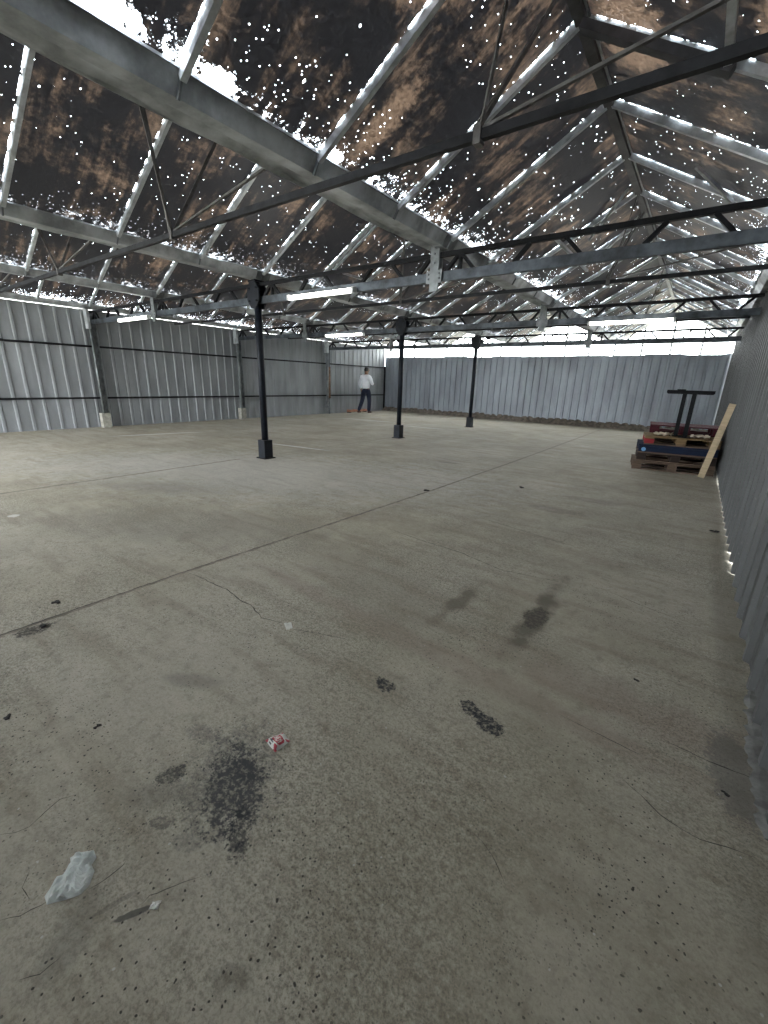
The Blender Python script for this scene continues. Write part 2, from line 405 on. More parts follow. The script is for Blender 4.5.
fl = MB(); fl.box(XG[4] - .02, XR + .02, YF - 1.0, YB + .05, -.08, 0)
rnd = random.Random(3)
JA = [(-2.745, -2), (-2.724, .36), (-2.72, 1.38), (-2.66, 3.0), (-2.60, 4.71), (-2.56, 7.85), (-2.55, 16.0)]
fl.mi = 2
ribbon(fl, JA, .017, .0010, rnd, False, .25)
ribbon(fl, [(-6.15, -2), (-6.15, 1.13), (-6.15, 4.28)], .020, .0010, rnd, False, .3)
ribbon(fl, [(-6.1, 5.1), (-6.05, 12.6)], .012, .0010, rnd, False, .3)
fl.mi = 1
ribbon(fl, [(x - .010, y) for x, y in JA], .0042, .0016, rnd, False, .8)
ribbon(fl, [(-6.16, -2), (-6.16, 4.28)], .006, .0016, rnd, False, .8)
fl.mi = 1
for pts, w in [
    ([(-2.724, 1.376), (-2.572, 1.399), (-2.387, 1.396), (-2.26, 1.409), (-2.09, 1.379), (-1.991, 1.381), (-1.815, 1.333), (-1.663, 1.374)], .0032),
    ([(-1.443, .075), (-1.415, .103), (-1.402, .136), (-1.418, .171), (-1.432, .223), (-1.413, .259)], .0014),
    ([(-1.174, .014), (-1.147, .048), (-1.132, .089), (-1.127, .127)], .0014),
    ([(-1.075, .175), (-1.065, .213), (-1.065, .251), (-1.068, .268)], .0012),
    ([(-.927, .237), (-.93, .269), (-.912, .3), (-.887, .343), (-.859, .386)], .0012),
    ([(.025, 1.468), (.099, 1.428), (.161, 1.387), (.216, 1.377), (.268, 1.371), (.343, 1.399), (.41, 1.407)], .0016),
    ([(.134, 1.764), (.202, 1.755), (.281, 1.748), (.371, 1.753), (.45, 1.759)], .0026),
    ([(-.319, .958), (-.274, .947), (-.235, .93), (-.207, .908), (-.175, .878)], .0009),
    ([(-2.225, 3.091), (-1.776, 3.022), (-1.381, 2.999), (-.973, 2.887), (-.569, 2.964)], .0036),
    ([(-1.75, 4.019), (-1.175, 3.894), (-.565, 3.751)], .0035),
    ([(-.249, 3.034), (-.061, 2.961), (.158, 2.908)], .002),
    ([(-.222, 1.639), (-.063, 1.628), (.112, 1.616)], .0014),
    ([(-.998, .01), (-.972, .04), (-.971, .079)], .001),
    ([(-1.257, .098), (-1.22, .07), (-1.17, .074)], .0009),
    ([(-1.632, 1.347), (-1.439, 1.428), (-1.274, 1.489)], .0018),
    ([(-2.70, .40), (-2.64, .50), (-2.66, .58)], .006),
]: ribbon(fl, pts, w, .001, rnd)
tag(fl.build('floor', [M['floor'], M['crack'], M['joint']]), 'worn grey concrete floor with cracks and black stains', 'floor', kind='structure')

# outside ground
g = MB(); g.box(-45, 40, -30, 60, -.25, -.085)
tag(g.build('ground', M['ground']), 'pale open ground outside the building', 'ground', kind='structure')

# ------------------------------------------------------------------ corrugated walls
def ribbed(name, p0, p1, z0, z1, inward, pitch, mat, phase=0.0, tops=None, depth=.032, bot=None, rib=(.60, .68, .90, .98)):
    """box-ribbed sheet from p0 to p1 (plan), ribs stand out towards 'inward'"""
    p0 = Vector((*p0, 0)); p1 = Vector((*p1, 0)); d = p1 - p0; L = d.length; d.normalize(); n = Vector((*inward, 0))
    prof = []
    s = -phase
    while s < L:
        for ds, o in ((0, 0), (pitch * rib[0], 0), (pitch * rib[1], depth), (pitch * rib[2], depth), (pitch * rib[3], 0)):
            if 0 <= s + ds <= L: prof.append((s + ds, o))
        s += pitch
    prof = [(0, 0)] + prof + [(L, 0)]
    mb = MB(); prev = None
    for (s, o) in prof:
        b = p0 + d * s + n * o
        zt = z1 if tops is None else tops(s)
        zb = z0 if bot is None else bot(s)
        cur = (mb.bm.verts.new((b.x, b.y, zb)), mb.bm.verts.new((b.x, b.y, zt)))
        if prev and (cur[0].co - prev[0].co).length > 1e-5: mb._face([prev[0], cur[0], cur[1], prev[1]])
        prev = cur
    o = mb.build(name, mat)
    md = o.modifiers.new('thick', 'SOLIDIFY'); md.thickness = .002; md.offset = 0
    return o

wl = ribbed('wall_left', (XG[4], YF), (XG[4], YB), -.01, 2.765, (1, 0), .27, M['sheet_left'], depth=.022, rib=(.70, .76, .92, .98))
tag(wl, 'ribbed grey metal sheet wall along the left side with two black rails', 'wall', kind='structure')
for z in (1.936, .723):
    MB().box(XG[4] + .034, XG[4] + .075, YF, YB - .04, z - .022, z + .022).build('rail', M['black'], wl)
MB().box(XG[4] + .036, XG[4] + .085, YB - .12, YB - .05, .0, 2.0).build('corner_post', M['black'], wl)

jag = random.Random(5); steps = [jag.choice([0, 0, .012, .02, -.01]) for _ in range(80)]
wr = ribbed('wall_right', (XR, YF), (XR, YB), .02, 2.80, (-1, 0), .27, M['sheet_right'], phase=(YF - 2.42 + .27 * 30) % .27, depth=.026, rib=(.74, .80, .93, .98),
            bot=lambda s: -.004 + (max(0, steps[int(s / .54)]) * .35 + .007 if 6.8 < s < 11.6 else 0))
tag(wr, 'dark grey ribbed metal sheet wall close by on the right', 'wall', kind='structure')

wf = ribbed('wall_front_blocker', (-6.2, YF), (XR, YF), 0, 2.78, (0, 1), .27, M['sheet_left'])  # added out of view to block light from the open front end
tag(wf, 'added grey ribbed metal sheet wall behind the camera, darkens the foreground', 'wall', kind='structure')

def back_top(s):
    k = int(s / 1.05)
    return 2.40 + .018 * math.sin(k * 2.7) + (.02 if s > 9.6 else 0)
wb = ribbed('wall_back', (XG[4] + .02, YB), (XR - .02, YB), .16, 2.4, (0, -1), .25, M['sheet_back'], tops=back_top, bot=lambda s: .15 + .02 * math.sin(int(s / .9) * 1.9))
tag(wb, 'blue-grey ribbed metal sheet wall across the far end below a bright glazed strip', 'wall', kind='structure')

# dirt bank under the far wall
db = MB(); rnd = random.Random(11); prev = None
n = 90
for k in range(n + 1):
    x = XG[4] + .05 + (XR - XG[4] - .1) * k / n
    h = .15 + rnd.uniform(-.03, .035); w = .13 + rnd.uniform(-.05, .07)
    ring = [db.bm.verts.new(q) for q in ((x, YB + .1, -.02), (x, YB + .1, h + .12), (x, YB - .05, h), (x, YB - .06 - w * .4, h * rnd.uniform(.5, .8)), (x, YB - .08 - w, -.01))]
    if prev:
        for a in range(4): db._face([prev[a], prev[a + 1], ring[a + 1], ring[a]])
    else: db._face(ring)
    prev = ring
db._face(prev[::-1])
tag(db.build('baseboard_back', M['dirt']), 'low brown bank of dirt along the foot of the far wall', 'kerb', kind='structure')
# dusty kerb at the near foot of the right wall
kb = MB(); prev = None
for k in range(31):
    y = 1.5 + .85 * k / 30
    e = .03 + .03 * rnd.random() + (.012 if 1.55 < y < 2.2 else 0)
    h = .006 + .009 * rnd.random()
    if k == 30: e, h = .03, .008
    ring = [kb.bm.verts.new(q) for q in ((XR + .05, y, -.01), (XR + .05, y, h + .02), (XR - e * .5, y, h), (XR - e, y, -.005))]
    if prev:
        for a in range(3): kb._face([prev[a], prev[a + 1], ring[a + 1], ring[a]])
    else: kb._face(ring)
    prev = ring
kb._face(prev[::-1])
tag(kb.build('baseboard_right', M['dust']), 'rough grey dusty kerb at the near foot of the right wall', 'kerb', kind='structure')

# ------------------------------------------------------------------ roof bays (ridge, bars, dirty panes)
def slope_pt(xg, side, v, drop=0.0):
    """point on the glass of the slope that rises from gutter xg towards side (+1 right, -1 left); v metres up the slope"""
    L = math.hypot(RUN, ZR - ZE)
    f = v / L
    return (xg + side * (.17 + RUN * f), ZE + (ZR - ZE) * f - drop)
SL = math.hypot(RUN, ZR - ZE)

def panes(name, xg, side, uoff, parent):
    bm = bmesh.new(); uvl = bm.loops.layers.uv.new('UVMap')
    ys = [YF - .5] + [b for b in BARS if YF - .5 < b < YB] + [YB]
    for y0, y1 in zip(ys, ys[1:]):
        tilt = random.uniform(-.004, .004)
        c = []
        for (y, v) in ((y0, -.02), (y1, -.02), (y1, SL), (y0, SL)):
            x, z = slope_pt(xg, side, v)
            c.append((bm.verts.new((x, y, z + (tilt if y == y1 else 0) )), (y + uoff * BAR * 10, v + uoff * 3.0 * 0)))
        f = bm.faces.new([q[0] for q in c])
        for lp, q in zip(f.loops, c): lp[uvl].uv = q[1]
    me = bpy.data.meshes.new(name); bm.to_mesh(me); bm.free()
    return link(name, me, M['roof_glass'], parent)

ceil_labels = ['dirty glass roof bay right overhead, between the right wall and the wide gutter',
               'dirty glass roof bay left of the wide overhead gutter',
               'dirty glass roof bay beyond the gutter that sits on the columns',
               'dirty glass roof bay nearest the left wall']
for b in range(4):
    xr, xl = XG[b], XG[b + 1]
    xc = (xr + xl) / 2
    root = tag(empty('ceiling', (0, 0, 0)), ceil_labels[b], 'glass roof', kind='structure')
    panes('glazing', xl, +1, b * 2, root)
    panes('glazing', xr, -1, b * 2 + 1, root)
    rb = MB(); rb.prism([(xc - .035, ZR - .07), (xc + .035, ZR - .07), (xc + .045, ZR + .0), (xc + .03, ZR + .045), (xc - .03, ZR + .045), (xc - .045, ZR + .0)], 'y', YF - .5, YB)
    rb.build('ridge_beam', M['ridge'], root)
    MB().box(xc + .040, xc + .052, YF - .5, YB, ZR - .045, ZR - .028).build('ridge_flashing', M['bar'], root)
    for y in BARS:
        if y > YB - .1: continue
        for (xg, side) in ((xl, 1), (xr, -1)):
            x0, z0 = slope_pt(xg, side, .0, .03); x1, z1 = slope_pt(xg, side, SL - .03, .03)
            MB().bar((x0, y, z0), (x1, y, z1), .036, .052).build('glazing_bar', M['bar'], root)
    # loose opening sashes under the ridge
    def sash(side, y0, y1, dv, mat, lift=.0, w=.04):
        xg = xl if side > 0 else xr
        m = MB()
        xa, za = slope_pt(xg, side, SL - .06, .075 - lift); xb, zb = slope_pt(xg, side, SL - .06 - dv, .075 - lift)
        m.bar((xb, y0, zb), (xb, y1, zb), w, w)
        m.bar((xa, y0, za), (xb, y0, zb), w, w); m.bar((xa, y1, za), (xb, y1, zb), w, w)
        m.build('vent_frame', mat, root)
    if b == 0:
        x0, z0 = slope_pt(xr, -1, SL - .02, .085); x1, z1 = slope_pt(xr, -1, SL - 1.03, .085)
        MB().bar((x0, BARS[6] - .05, z0), (x1, BARS[6] - .05, z1), .085, .05).build('vent_rail', M['ridge'], root)
        x2, z2 = slope_pt(xr, -1, SL - 1.0, .07)
        MB().bar((x2, BARS[5] + .03, z2), (x2, BARS[6] - .06, z2), .04, .045).build('vent_rail', M['bar'], root)
        x2, z2 = slope_pt(xr, -1, SL - .78, .07)
        x3, z3 = slope_pt(xr, -1, SL - 1.15, .07)
        MB().bar((x2, 5.17, z2), (x3, 5.68, z3), .022, .03).build('vent_stay', M['bar'], root)
        sash(-1, 10.75, 12.7, .95, M['bar'], 0, .03)
        x4, z4 = slope_pt(xl, 1, SL - .92, .07)
        MB().bar((x4, 6.08, z4), (x4, 8.13, z4), .035, .035).build('vent_rail', M['bar'], root)
        xa, za = slope_pt(xl, 1, SL - .07, .07)
        for (ya, yb_) in ((6.34, 6.92), (7.35, 7.75)):
            MB().bar((xa, ya, za), (x4 + .25, yb_, z4 + .10), .022, .025).build('vent_stay', M['bar'], root)
    if b == 1:
        sash(1, 5.72, 6.65, 1.05, M['bar'], 0, .03)

# ------------------------------------------------------------------ gutters
def gutter(xg, label, side_ends=(1, 1)):
    prof = [(.190, .088), (.188, .102), (.172, .102), (.160, .080), (.112, -.004), (.015, -.004), (.002, .030), (-.03, .040), (-.15, .030), (-.168, .022), (-.185, .050), (-.190, .098)]
    if side_ends == (1, 0): prof = [(.190, .088), (.188, .100), (.172, .100), (.165, .078), (.095, .0), (-.03, .0), (-.05, .06), (-.05, .10)]
    if side_ends == (0, 1): prof = [(-x, z) for x, z in prof[:6]][::-1]; prof = [(.04, .10), (.04, .0)] + [(-.095, 0), (-.165, .078), (-.172, .1), (-.188, .1), (-.19, .088)]
    root = tag(empty('gutter', (xg, 0, 0)), label, 'gutter', 'galvanised gutters under the roof')
    mb = MB(); rnd = random.Random(int(abs(xg) * 100)); prev = None
    y = YF - .5
    while y <= YB + .001:
        w = rnd.uniform(-.006, .006); ring = []
        for i, (x, z) in enumerate(prof):
            j = (rnd.uniform(-.012, .012) if x < -.1 else 0)
            ring.append(mb.bm.verts.new((x + j * .6, y, ZG + z + j * .7 + w * .2)))
        if prev:
            for k in range(len(prof) - 1): mb._face([prev[k], prev[k + 1], ring[k + 1], ring[k]])
        prev = ring; y += .33
    o = mb.build('channel', M['gutter'], root)
    md = o.modifiers.new('thick', 'SOLIDIFY'); md.thickness = .006; md.offset = 0
    if side_ends == (1, 1):
        for y in BARS:
            if y > YB - .2 or y < -.6: continue
            MB().bar((.186, y, ZG + .110), (.112, y, ZG - .012), .034, .012, (0, 1, 0)).build('bar_foot_shade', M['galv_dull'], root)  # dark straps built in place of the shade below each bar foot
        for y0 in (-1.0, T1 + .02, T1 + DY + .02):            # overlapped joint sleeve
            MB().prism([(.180, .086 + ZG), (.116, ZG - .012), (.01, ZG - .012), (.01, ZG - .004), (.112, ZG - .004), (.166, .086 + ZG)], 'y', y0 - .12, y0 + .12).build('joint_sleeve', M['galv_dull'], root)
    return root
gutter(XG[1], 'wide galvanised gutter running overhead from upper left, largest gutter in view')
gutter(XG[2], 'galvanised gutter carried on the dark columns')
gutter(XG[3], 'galvanised gutter between the column line and the left wall')
gutter(XG[4], 'gutter along the top of the left wall', (1, 0))
gutter(XG[0], 'gutter along the top of the right wall', (0, 1))

# ------------------------------------------------------------------ lattice girders
ZB0, ZB1, ZT = 2.435, 2.535, 2.705
def girder(y, xa, xb, label, xm):
    """from xa (right) to xb (left), xm the gutter in its middle"""
    root = tag(empty('lattice_girder', (0, y, 0)), label, 'girder', 'lattice girders across the hall')
    c = MB(); c.box(xb, xa, -.02, .02, ZB0, ZB0 + .008); c.box(xb, xa, -.024, -.016, ZB0, ZB1); c.box(xb, xa, .016, .024, ZB0, ZB1); c.box(xb, xa, -.02, .02, ZB1 - .008, ZB1)
    c.build('bottom_chord', M['chord'], root)
    MB().box(xb, xa, -.022, .022, ZT - .024, ZT + .024).build('top_chord', M['black'], root)
    def web(x0, x1): MB().bar((x0, 0, ZB1 - .005), (x1, 0, ZT - .02), .034, .042, (0, 1, 0)).build('web_brace', M['black'], root)
    for s0 in (xm, xb):
        if s0 == xb: lo, hi = xb, xm
        else: lo, hi = xm, xa
        # lattice seen from the near side: / \ / \ ...
        for off, dirn in ((.20, 1), (.39, -1), (.98, 1), (1.47, -1), (2.13, 1), (2.60, -1), (2.98, 1)):
            x = lo + off
            web(x - .075 * dirn, x + .075 * dirn)
        for off in (.30,): MB().box(lo + off - .018, lo + off + .018, -.018, .018, ZB1 - .005, ZT - .02).build('web_post', M['black'], root)
    # hanger plate for the gutter in mid span
    h = MB()
    h.box(xm - .055, xm + .055, -.045, -.027, ZB0 - .10, ZG + .05)
    h.box(xm - .10, xm + .10, -.047, -.029, ZB0 - .015, ZB1 + .015)
    h.box(xm - .055, xm + .055, .027, .045, ZB0 - .02, ZG + .0)
    p = h.build('gutter_hanger', M['galv'], root)
    for dx, dz in ((-.07, ZB0 + .03), (-.07, ZB1 - .02), (.07, ZB0 + .03), (.07, ZB1 - .02), (0, ZB1 + .09), (0, ZB1 + .18)):
        MB().tube([(xm + dx, -.047, dz), (xm + dx, -.06, dz)], .011, 6).build('bolt', M['galv_dull'], p)
    return root
far = ['nearest to the camera', 'second from the camera', 'third from the camera']
for i, y in enumerate(TY):
    girder(y, XR - .04, XG[2] + .06, 'lattice girder %s, part from its column to the right wall' % far[i], XG[1])
    girder(y, XG[2] - .06, XG[4] + .10, 'lattice girder %s, part from its column to the left wall' % far[i], XG[3])

# ------------------------------------------------------------------ columns
col_labels = ['dark steel column nearest the camera, standing on a square base', 'dark steel column in the middle of the row of three', 'dark steel column farthest back, near the far wall']
for i, y in enumerate(TY):
    root = tag(empty('steel_column', (XG[2], y, 0)), col_labels[i], 'column', 'dark columns down the hall')
    MB().tube([(0, 0, .28), (0, 0, ZG - .02)], .056, 20).build('shaft', M['navy'], root, smooth=True)
    b = MB(); b.box(-.085, .085, -.085, .085, 0, .315); b.build('base_block', M['navy'], root, .012)
    MB().box(-.115, .115, -.115, .115, 0, .016).build('base_plate', M['black'], root)
    pts = [(.150 * math.cos(math.pi * (k + .5) / 4), 2.56 + .205 * math.sin(math.pi * (k + .5) / 4)) for k in range(8)]
    for (ya, yb_) in ((-.082, -.057), (.057, .082)):
        g = MB().prism(pts, 'y', ya, yb_).build('gusset_plate', M['navy'], root)
        for bx in (-.085, .085):
            for bz in (2.47, 2.65):
                yy = ya if ya < 0 else yb_
                MB().tube([(bx, yy, bz), (bx, yy + (-.018 if ya < 0 else .018), bz)], .017, 6).build('bolt', M['black'], g)
    MB().box(-.085, .085, -.10, .10, ZG - .035, ZG - .012).build('cap_plate', M['navy'], root)

post_labels = ['grey steel wall post nearest the camera on the left wall, on a concrete block', 'grey steel wall post on the left wall in the middle, on a concrete block', 'rust-stained wall post on the left wall nearest the person']
for i, y in enumerate(TY):
    root = tag(empty('wall_post', (XG[4] + .14, y, 0)), post_labels[i], 'post', 'posts along the left wall')
    p = MB(); p.box(-.05, .05, .055, .063, .0, 2.62); p.box(-.05, .05, -.063, -.055, .25, 2.62); p.box(-.004, .004, -.056, .056, .25, 2.62)
    p.build('post', M['galv_dull'], root)
    MB().tube([(.075, -.085, .2), (.075, -.085, 2.45)], .024, 10).build('downpipe', M['galv'], root, smooth=True)
    if i < 2: MB().box(-.03, .14, -.16, .03, 0, .36).build('concrete_block', M['concrete'], root, .015)
    MB().box(-.06, .11, -.13, -.07, 2.33, 2.76).build('head_bracket', M['bar'], root, .008)
    if i == 2:
        tag(MB().box(.065, .085, -.075, .055, .62, 1.82).build('rusty_board', M['rust'], root, .004), 'brown rusty board strapped to the post')

# ------------------------------------------------------------------ tie rods between the girders
tie_labels = ['dark steel tie rod with hangers overhead, nearest the camera', 'thin dark tie rod between the first and second girder', 'thin dark tie rod between the second and third girder']
for i, y in enumerate((T1 - DY / 2, T1 + DY / 2, T1 + 1.5 * DY)):
    root = tag(empty('tie_rod', (0, y, 0)), tie_labels[i], 'tie rod', 'tie rods between the girders')
    z = 2.672
    MB().box(XG[4] + .18, XR - .06, -.020, .020, z - .024, z + .024).build('rod', M['rod_dark'], root)
    for (xn, xc, pair, single) in ((-1.31, -1.132, .62, -.02), (-4.60, -4.332, -.34, .44), (-7.65, -7.532, -.36, .40), (-10.85, -10.732, -.36, .40)):
        k = MB(); k.box(xn - .022, xn + .022, -.03, .03, z - .045, z + .05); k.build('node_clamp', M['rod'], root)
        zt = ZR - .07
        MB().bar((xn, -.012, z + .03), (xc, pair, zt), .026, .010, (1, 0, 0)).build('hanger', M['rod'], root)
        MB().bar((xn - .03, -.012, z + .03), (xc - .05, pair + .06, zt), .020, .010, (1, 0, 0)).build('hanger', M['rod'], root)
        MB().bar((xn, .012, z + .03), (xc, single, zt), .028, .010, (1, 0, 0)).build('hanger', M['rod'], root)
        MB().bar((xn + .02, 0, z + .03), (xc + 1.36, .0, ZE + .075), .016, .022, (0, 1, 0)).build('brace', M['rod'], root)

# ------------------------------------------------------------------ tube lights on the girders
def tube_light(x0, x1, y, label, dz=0.0):
    root = tag(empty('tube_light', ((x0 + x1) / 2, y - .055, 2.45 + dz)), label, 'light', 'tube lights on the girders')
    L = (x1 - x0) / 2
    MB().box(-L, L, -.005, .028, -.030, .030).build('housing', M['lamp'], root, .004)
    MB().tube([(-L + .02, -.024, 0), (L - .02, -.024, 0)], .026, 12).build('tube', M['tube'], root, smooth=True)
    for s in (-1, 1): MB().box(s * L - .018, s * L + .018, -.05, .03, -.034, .034).build('end_cap', M['lamp'], root, .004)
tube_light(-5.12, -3.90, T1, 'lit white tube light right of the nearest dark column')
tube_light(-10.57, -9.29, T1, 'lit white tube light close to the left wall on the nearest girder', -.02)
tube_light(-8.30, -7.05, TY[1], 'lit white tube light on the second girder left of the middle column', -.02)
tube_light(-1.89, -.62, TY[1], 'lit white tube light on the second girder near the right wall', -.03)

# ------------------------------------------------------------------ glazed far gable
win = tag(empty('window_1', (0, YB, 0)), 'bright glazed strip and gables above the far wall', 'window', kind='structure')
gl = MB()
for b in range(4):
    xr, xl = XG[b], XG[b + 1]
    vs = [gl.bm.verts.new(q) for q in ((xl, .05, 2.36), (xr, .05, 2.36), (xr, .05, ZE), ((xl + xr) / 2, .05, ZR), (xl, .05, ZE))]
    gl._face(vs)
gl.build('pane', M['end_glass'], win)
k = 0
x = XG[4] + .8
while x < XR - .1:
    off = abs(((x - XG[4]) / SP) % 1 - .5) * 2
    zt = ZE + (ZR - ZE) * (1 - off) - .02
    MB().box(x - .024, x + .024, .0, .045, 2.30, zt).build('mullion', M['chord'], win)
    x += .8
MB().box(XG[4], XR, .0, .04, ZE - .12, ZE - .07).build('transom', M['chord'], win)
for b in range(4):
    xr, xl = XG[b], XG[b + 1]; xc = (xr + xl) / 2
    for xe in (xl, xr):
        MB().bar((xe, .02, ZE), (xc, .02, ZR), .04, .04).build('gable_rafter', M['bar'], win)

# ------------------------------------------------------------------ pallets
def pallet(loc, rz, label, mats, size=(1.18, .82)):
    """EUR style: five deck boards, three cross boards, nine blocks, three base boards"""
    L, W = size; root = tag(empty('pallet', loc, rz), label, 'pallet', 'pallets stacked by the right wall')
    deck, block, base = mats; rnd = random.Random(int(loc[2] * 1000) + 3)
    bw = .10
    for yb_ in (0, W / 2 - bw / 2, W - bw):
        MB().box(0, L, yb_, yb_ + bw, 0, .021).build('base_board', base, root, .002)
    for xb_ in (0, L / 2 - .07, L - .14):
        for yb_ in (0, W / 2 - .05, W - .10):
            bl = MB().box(xb_, xb_ + (.14), yb_ + .002, yb_ + .098, .021, .10).build('block', block[0] if xb_ == 0 else block[1], root, .003)
        MB().box(xb_, xb_ + .14, 0, W, .10, .121).build('cross_board', deck, root, .002)
    for j, yb_ in enumerate((0, .185, .36, .535, W - .125)):
        w = .125 if j in (0, 2, 4) else .10
        MB().box(-rnd.uniform(0, .012), L + rnd.uniform(0, .008), yb_, yb_ + w, .121, .144).build('deck_board', deck, root, .002)
    return root
RZ = math.radians(8)
pallet((-.775, 8.52, 0), RZ, 'raw brown wooden pallet at the bottom of the stack', (M['wood_raw'], (M['wood_raw'], M['wood_raw']), M['wood_raw']))
pallet((-.735, 8.56, .146), RZ * .9, 'dark brown pallet second from the bottom of the stack', (M['wood_dark'], (M['wood_dark'], M['wood_dark']), M['wood_raw']), (1.13, .82))
bp = pallet((-.725, 8.50, .292), RZ * 1.0, 'blue painted pallet in the middle of the stack', (M['blue'], (M['blue'], M['blue']), M['wood_raw']), (1.12, .82))
st = MB(); st.tube([(.075, .0, .062), (.075, -.004, .062)], .034, 18); st.build('sticker', M['sticker'], bp)
MB().box(0, 1.12, .0005, .05, .024, .118).build('side_board', M['blue'], bp, .002)
pallet((-.665, 8.53, .438), RZ * .9, 'tan wooden pallet with a red corner block under the cardboard', (M['wood_tan'], (M['red'], M['wood_tan']), M['wood_raw']), (1.06, .82))
pallet((-.66, 9.05, .60), RZ * .6, 'dark red painted pallet on top at the back of the stack', (M['maroon'], (M['maroon'], M['maroon']), M['maroon']), (1.06, .82))
# pallets behind that carry the dark red one
pallet((-.60, 9.53, 0), RZ * .5, 'plain wooden pallet at the bottom of the rear stack, behind the front pallets', (M['wood_raw'], (M['wood_raw'], M['wood_raw']), M['wood_raw']), (1.0, .82))
for k, nm in ((1, 'dark wooden pallet second in the rear stack behind the blue pallet'), (2, 'dark wooden pallet third in the rear stack behind the blue pallet'), (3, 'dark wooden pallet in the rear stack right under the dark red one')):
    pallet((-.60, 9.53, .149 * k), RZ * .5, nm, (M['wood_dark'], (M['wood_dark'], M['wood_dark']), M['wood_dark']), (1.0, .82))

# crumpled cardboard on the tan pallet
def card(xa, xb, ya, yb_, seed, label):
    cb = bmesh.new(); rnd = random.Random(seed); nx, ny = 8, 6; grid = []
    for i in range(nx + 1):
        row = []
        for j in range(ny + 1):
            x = xa + (xb - xa) * i / nx + rnd.uniform(-.010, .010); y = ya + .07 * (x + .6) + (yb_ - ya) * j / ny + rnd.uniform(-.012, .012)
            z = .592 + .036 * abs(math.sin(i * 1.1 + j * .7 + seed)) + .02 * rnd.random()
            row.append(cb.verts.new((x, y, z)))
        grid.append(row)
    for i in range(nx):
        for j in range(ny): cb.faces.new([grid[i][j], grid[i + 1][j], grid[i + 1][j + 1], grid[i][j + 1]])
    me = bpy.data.meshes.new('cardboard'); cb.to_mesh(me); cb.free()
    o = tag(link('cardboard', me, M['card']), label, 'cardboard', 'torn cardboard on the pallets')
    md = o.modifiers.new('thick', 'SOLIDIFY'); md.thickness = .004
card(-.56, -.31, 8.60, 8.90, 4, 'torn pale cardboard on the tan pallet left of the black stand')
card(-.04, .22, 8.60, 8.90, 9, 'torn pale cardboard on the tan pallet right of the black stand')

# black steel trestle standing on the stack
tr = tag(empty('steel_stand', (-.11, 8.70, .585)), 'black steel stand with two legs and a long crossbar, standing on the pallets', 'stand')
MB().box(-.040, .022, -.03, .03, .01, .71).build('leg', M['black'], tr, .004)
MB().box(-.175, -.115, .165, .225, .01, .71).build('leg', M['black'], tr, .004)
cbm = MB(); cbm.bar((-.40, .09, .735), (.255, .09, .735), .05, .05); cbm.bar((-.38, .09, .705), (.24, .09, .705), .26, .012)
cbm.build('crossbar', M['black'], tr, .003)
MB().box(-.26, -.14, .06, .12, .76, .775).build('top_lug', M['black'], tr, .003)
MB().box(-.10, .08, -.06, .06, 0, .012).build('foot_plate', M['black'], tr); MB().box(-.235, -.055, .135, .255, 0, .012).build('foot_plate', M['black'], tr)

# leaning plank
a = Vector((.225, 8.38, .012)); b = Vector((.395, 8.66, 1.16)); d = (b - a).normalized()
wdir = Vector((1, 0, 0)); wdir = (wdir - d * wdir.dot(d)).normalized(); nd = d.cross(wdir)
pk = MB(); w = wdir * .044; h = nd * .018; nseg = 1
pk.hull8([a - w - h, a + w - h, a + w + h, a - w + h, b - w - h, b + w - h, b + w + h, b - w + h])
tag(pk.build('plank', M['wood_pale'], None, .003), 'pale timber plank leaning against the right wall beside the pallets', 'plank')

# ------------------------------------------------------------------ litter
rnd = random.Random(8)
# plastic bag
out = [(-1.122, .097), (-1.15, .103), (-1.174, .124), (-1.177, .153), (-1.189, .176), (-1.21, .173), (-1.201, .2), (-1.173, .228), (-1.144, .223), (-1.136, .21), (-1.109, .205), (-1.082, .182), (-1.075, .161), (-1.093, .13)]
out = [(-1.122, .097), (-1.148, .100), (-1.163, .122), (-1.172, .150), (-1.184, .172), (-1.204, .176), (-1.198, .20), (-1.174, .226), (-1.146, .222), (-1.134, .206), (-1.110, .204), (-1.084, .182), (-1.078, .160), (-1.095, .13)]
cx = sum(p[0] for p in out) / len(out); cy = sum(p[1] for p in out) / len(out)
bm = bmesh.new(); rings = []
dense = []
for (p, q) in zip(out, out[1:] + out[:1]):
    for k in range(3): dense.append((p[0] + (q[0] - p[0]) * k / 3, p[1] + (q[1] - p[1]) * k / 3))
for f in (1, .9, .78, .62, .45, .28, .12):
    ring = []
    for i, (x, y) in enumerate(dense):
        X_, Y_ = cx + (x - cx) * f, cy + (y - cy) * f; fold = .004 * math.sin(X_ * 150 + Y_ * 190) + .0035 * math.sin(X_ * 330 - Y_ * 40 + 1) + rnd.uniform(-.0015, .0015)
        z = .0015 if f == 1 else .008 + .006 * (1 - f) + fold
        ring.append(bm.verts.new((cx + (x - cx) * f + rnd.uniform(-.001, .001), cy + (y - cy) * f, max(.0015, z))))
    rings.append(ring)
cv = bm.verts.new((cx, cy, .014)); n = len(dense)
for a_, b_ in zip(rings, rings[1:]):
    for i in range(n): bm.faces.new([a_[i], a_[(i + 1) % n], b_[(i + 1) % n], b_[i]])
for i in range(n): bm.faces.new([rings[-1][i], rings[-1][(i + 1) % n], cv])
bm.faces.new(rings[0][::-1])
me = bpy.data.meshes.new('plastic_bag'); bm.to_mesh(me); bm.free()
tag(link('plastic_bag', me, M['plastic']), 'crumpled white plastic bag on the floor at lower left', 'plastic bag')

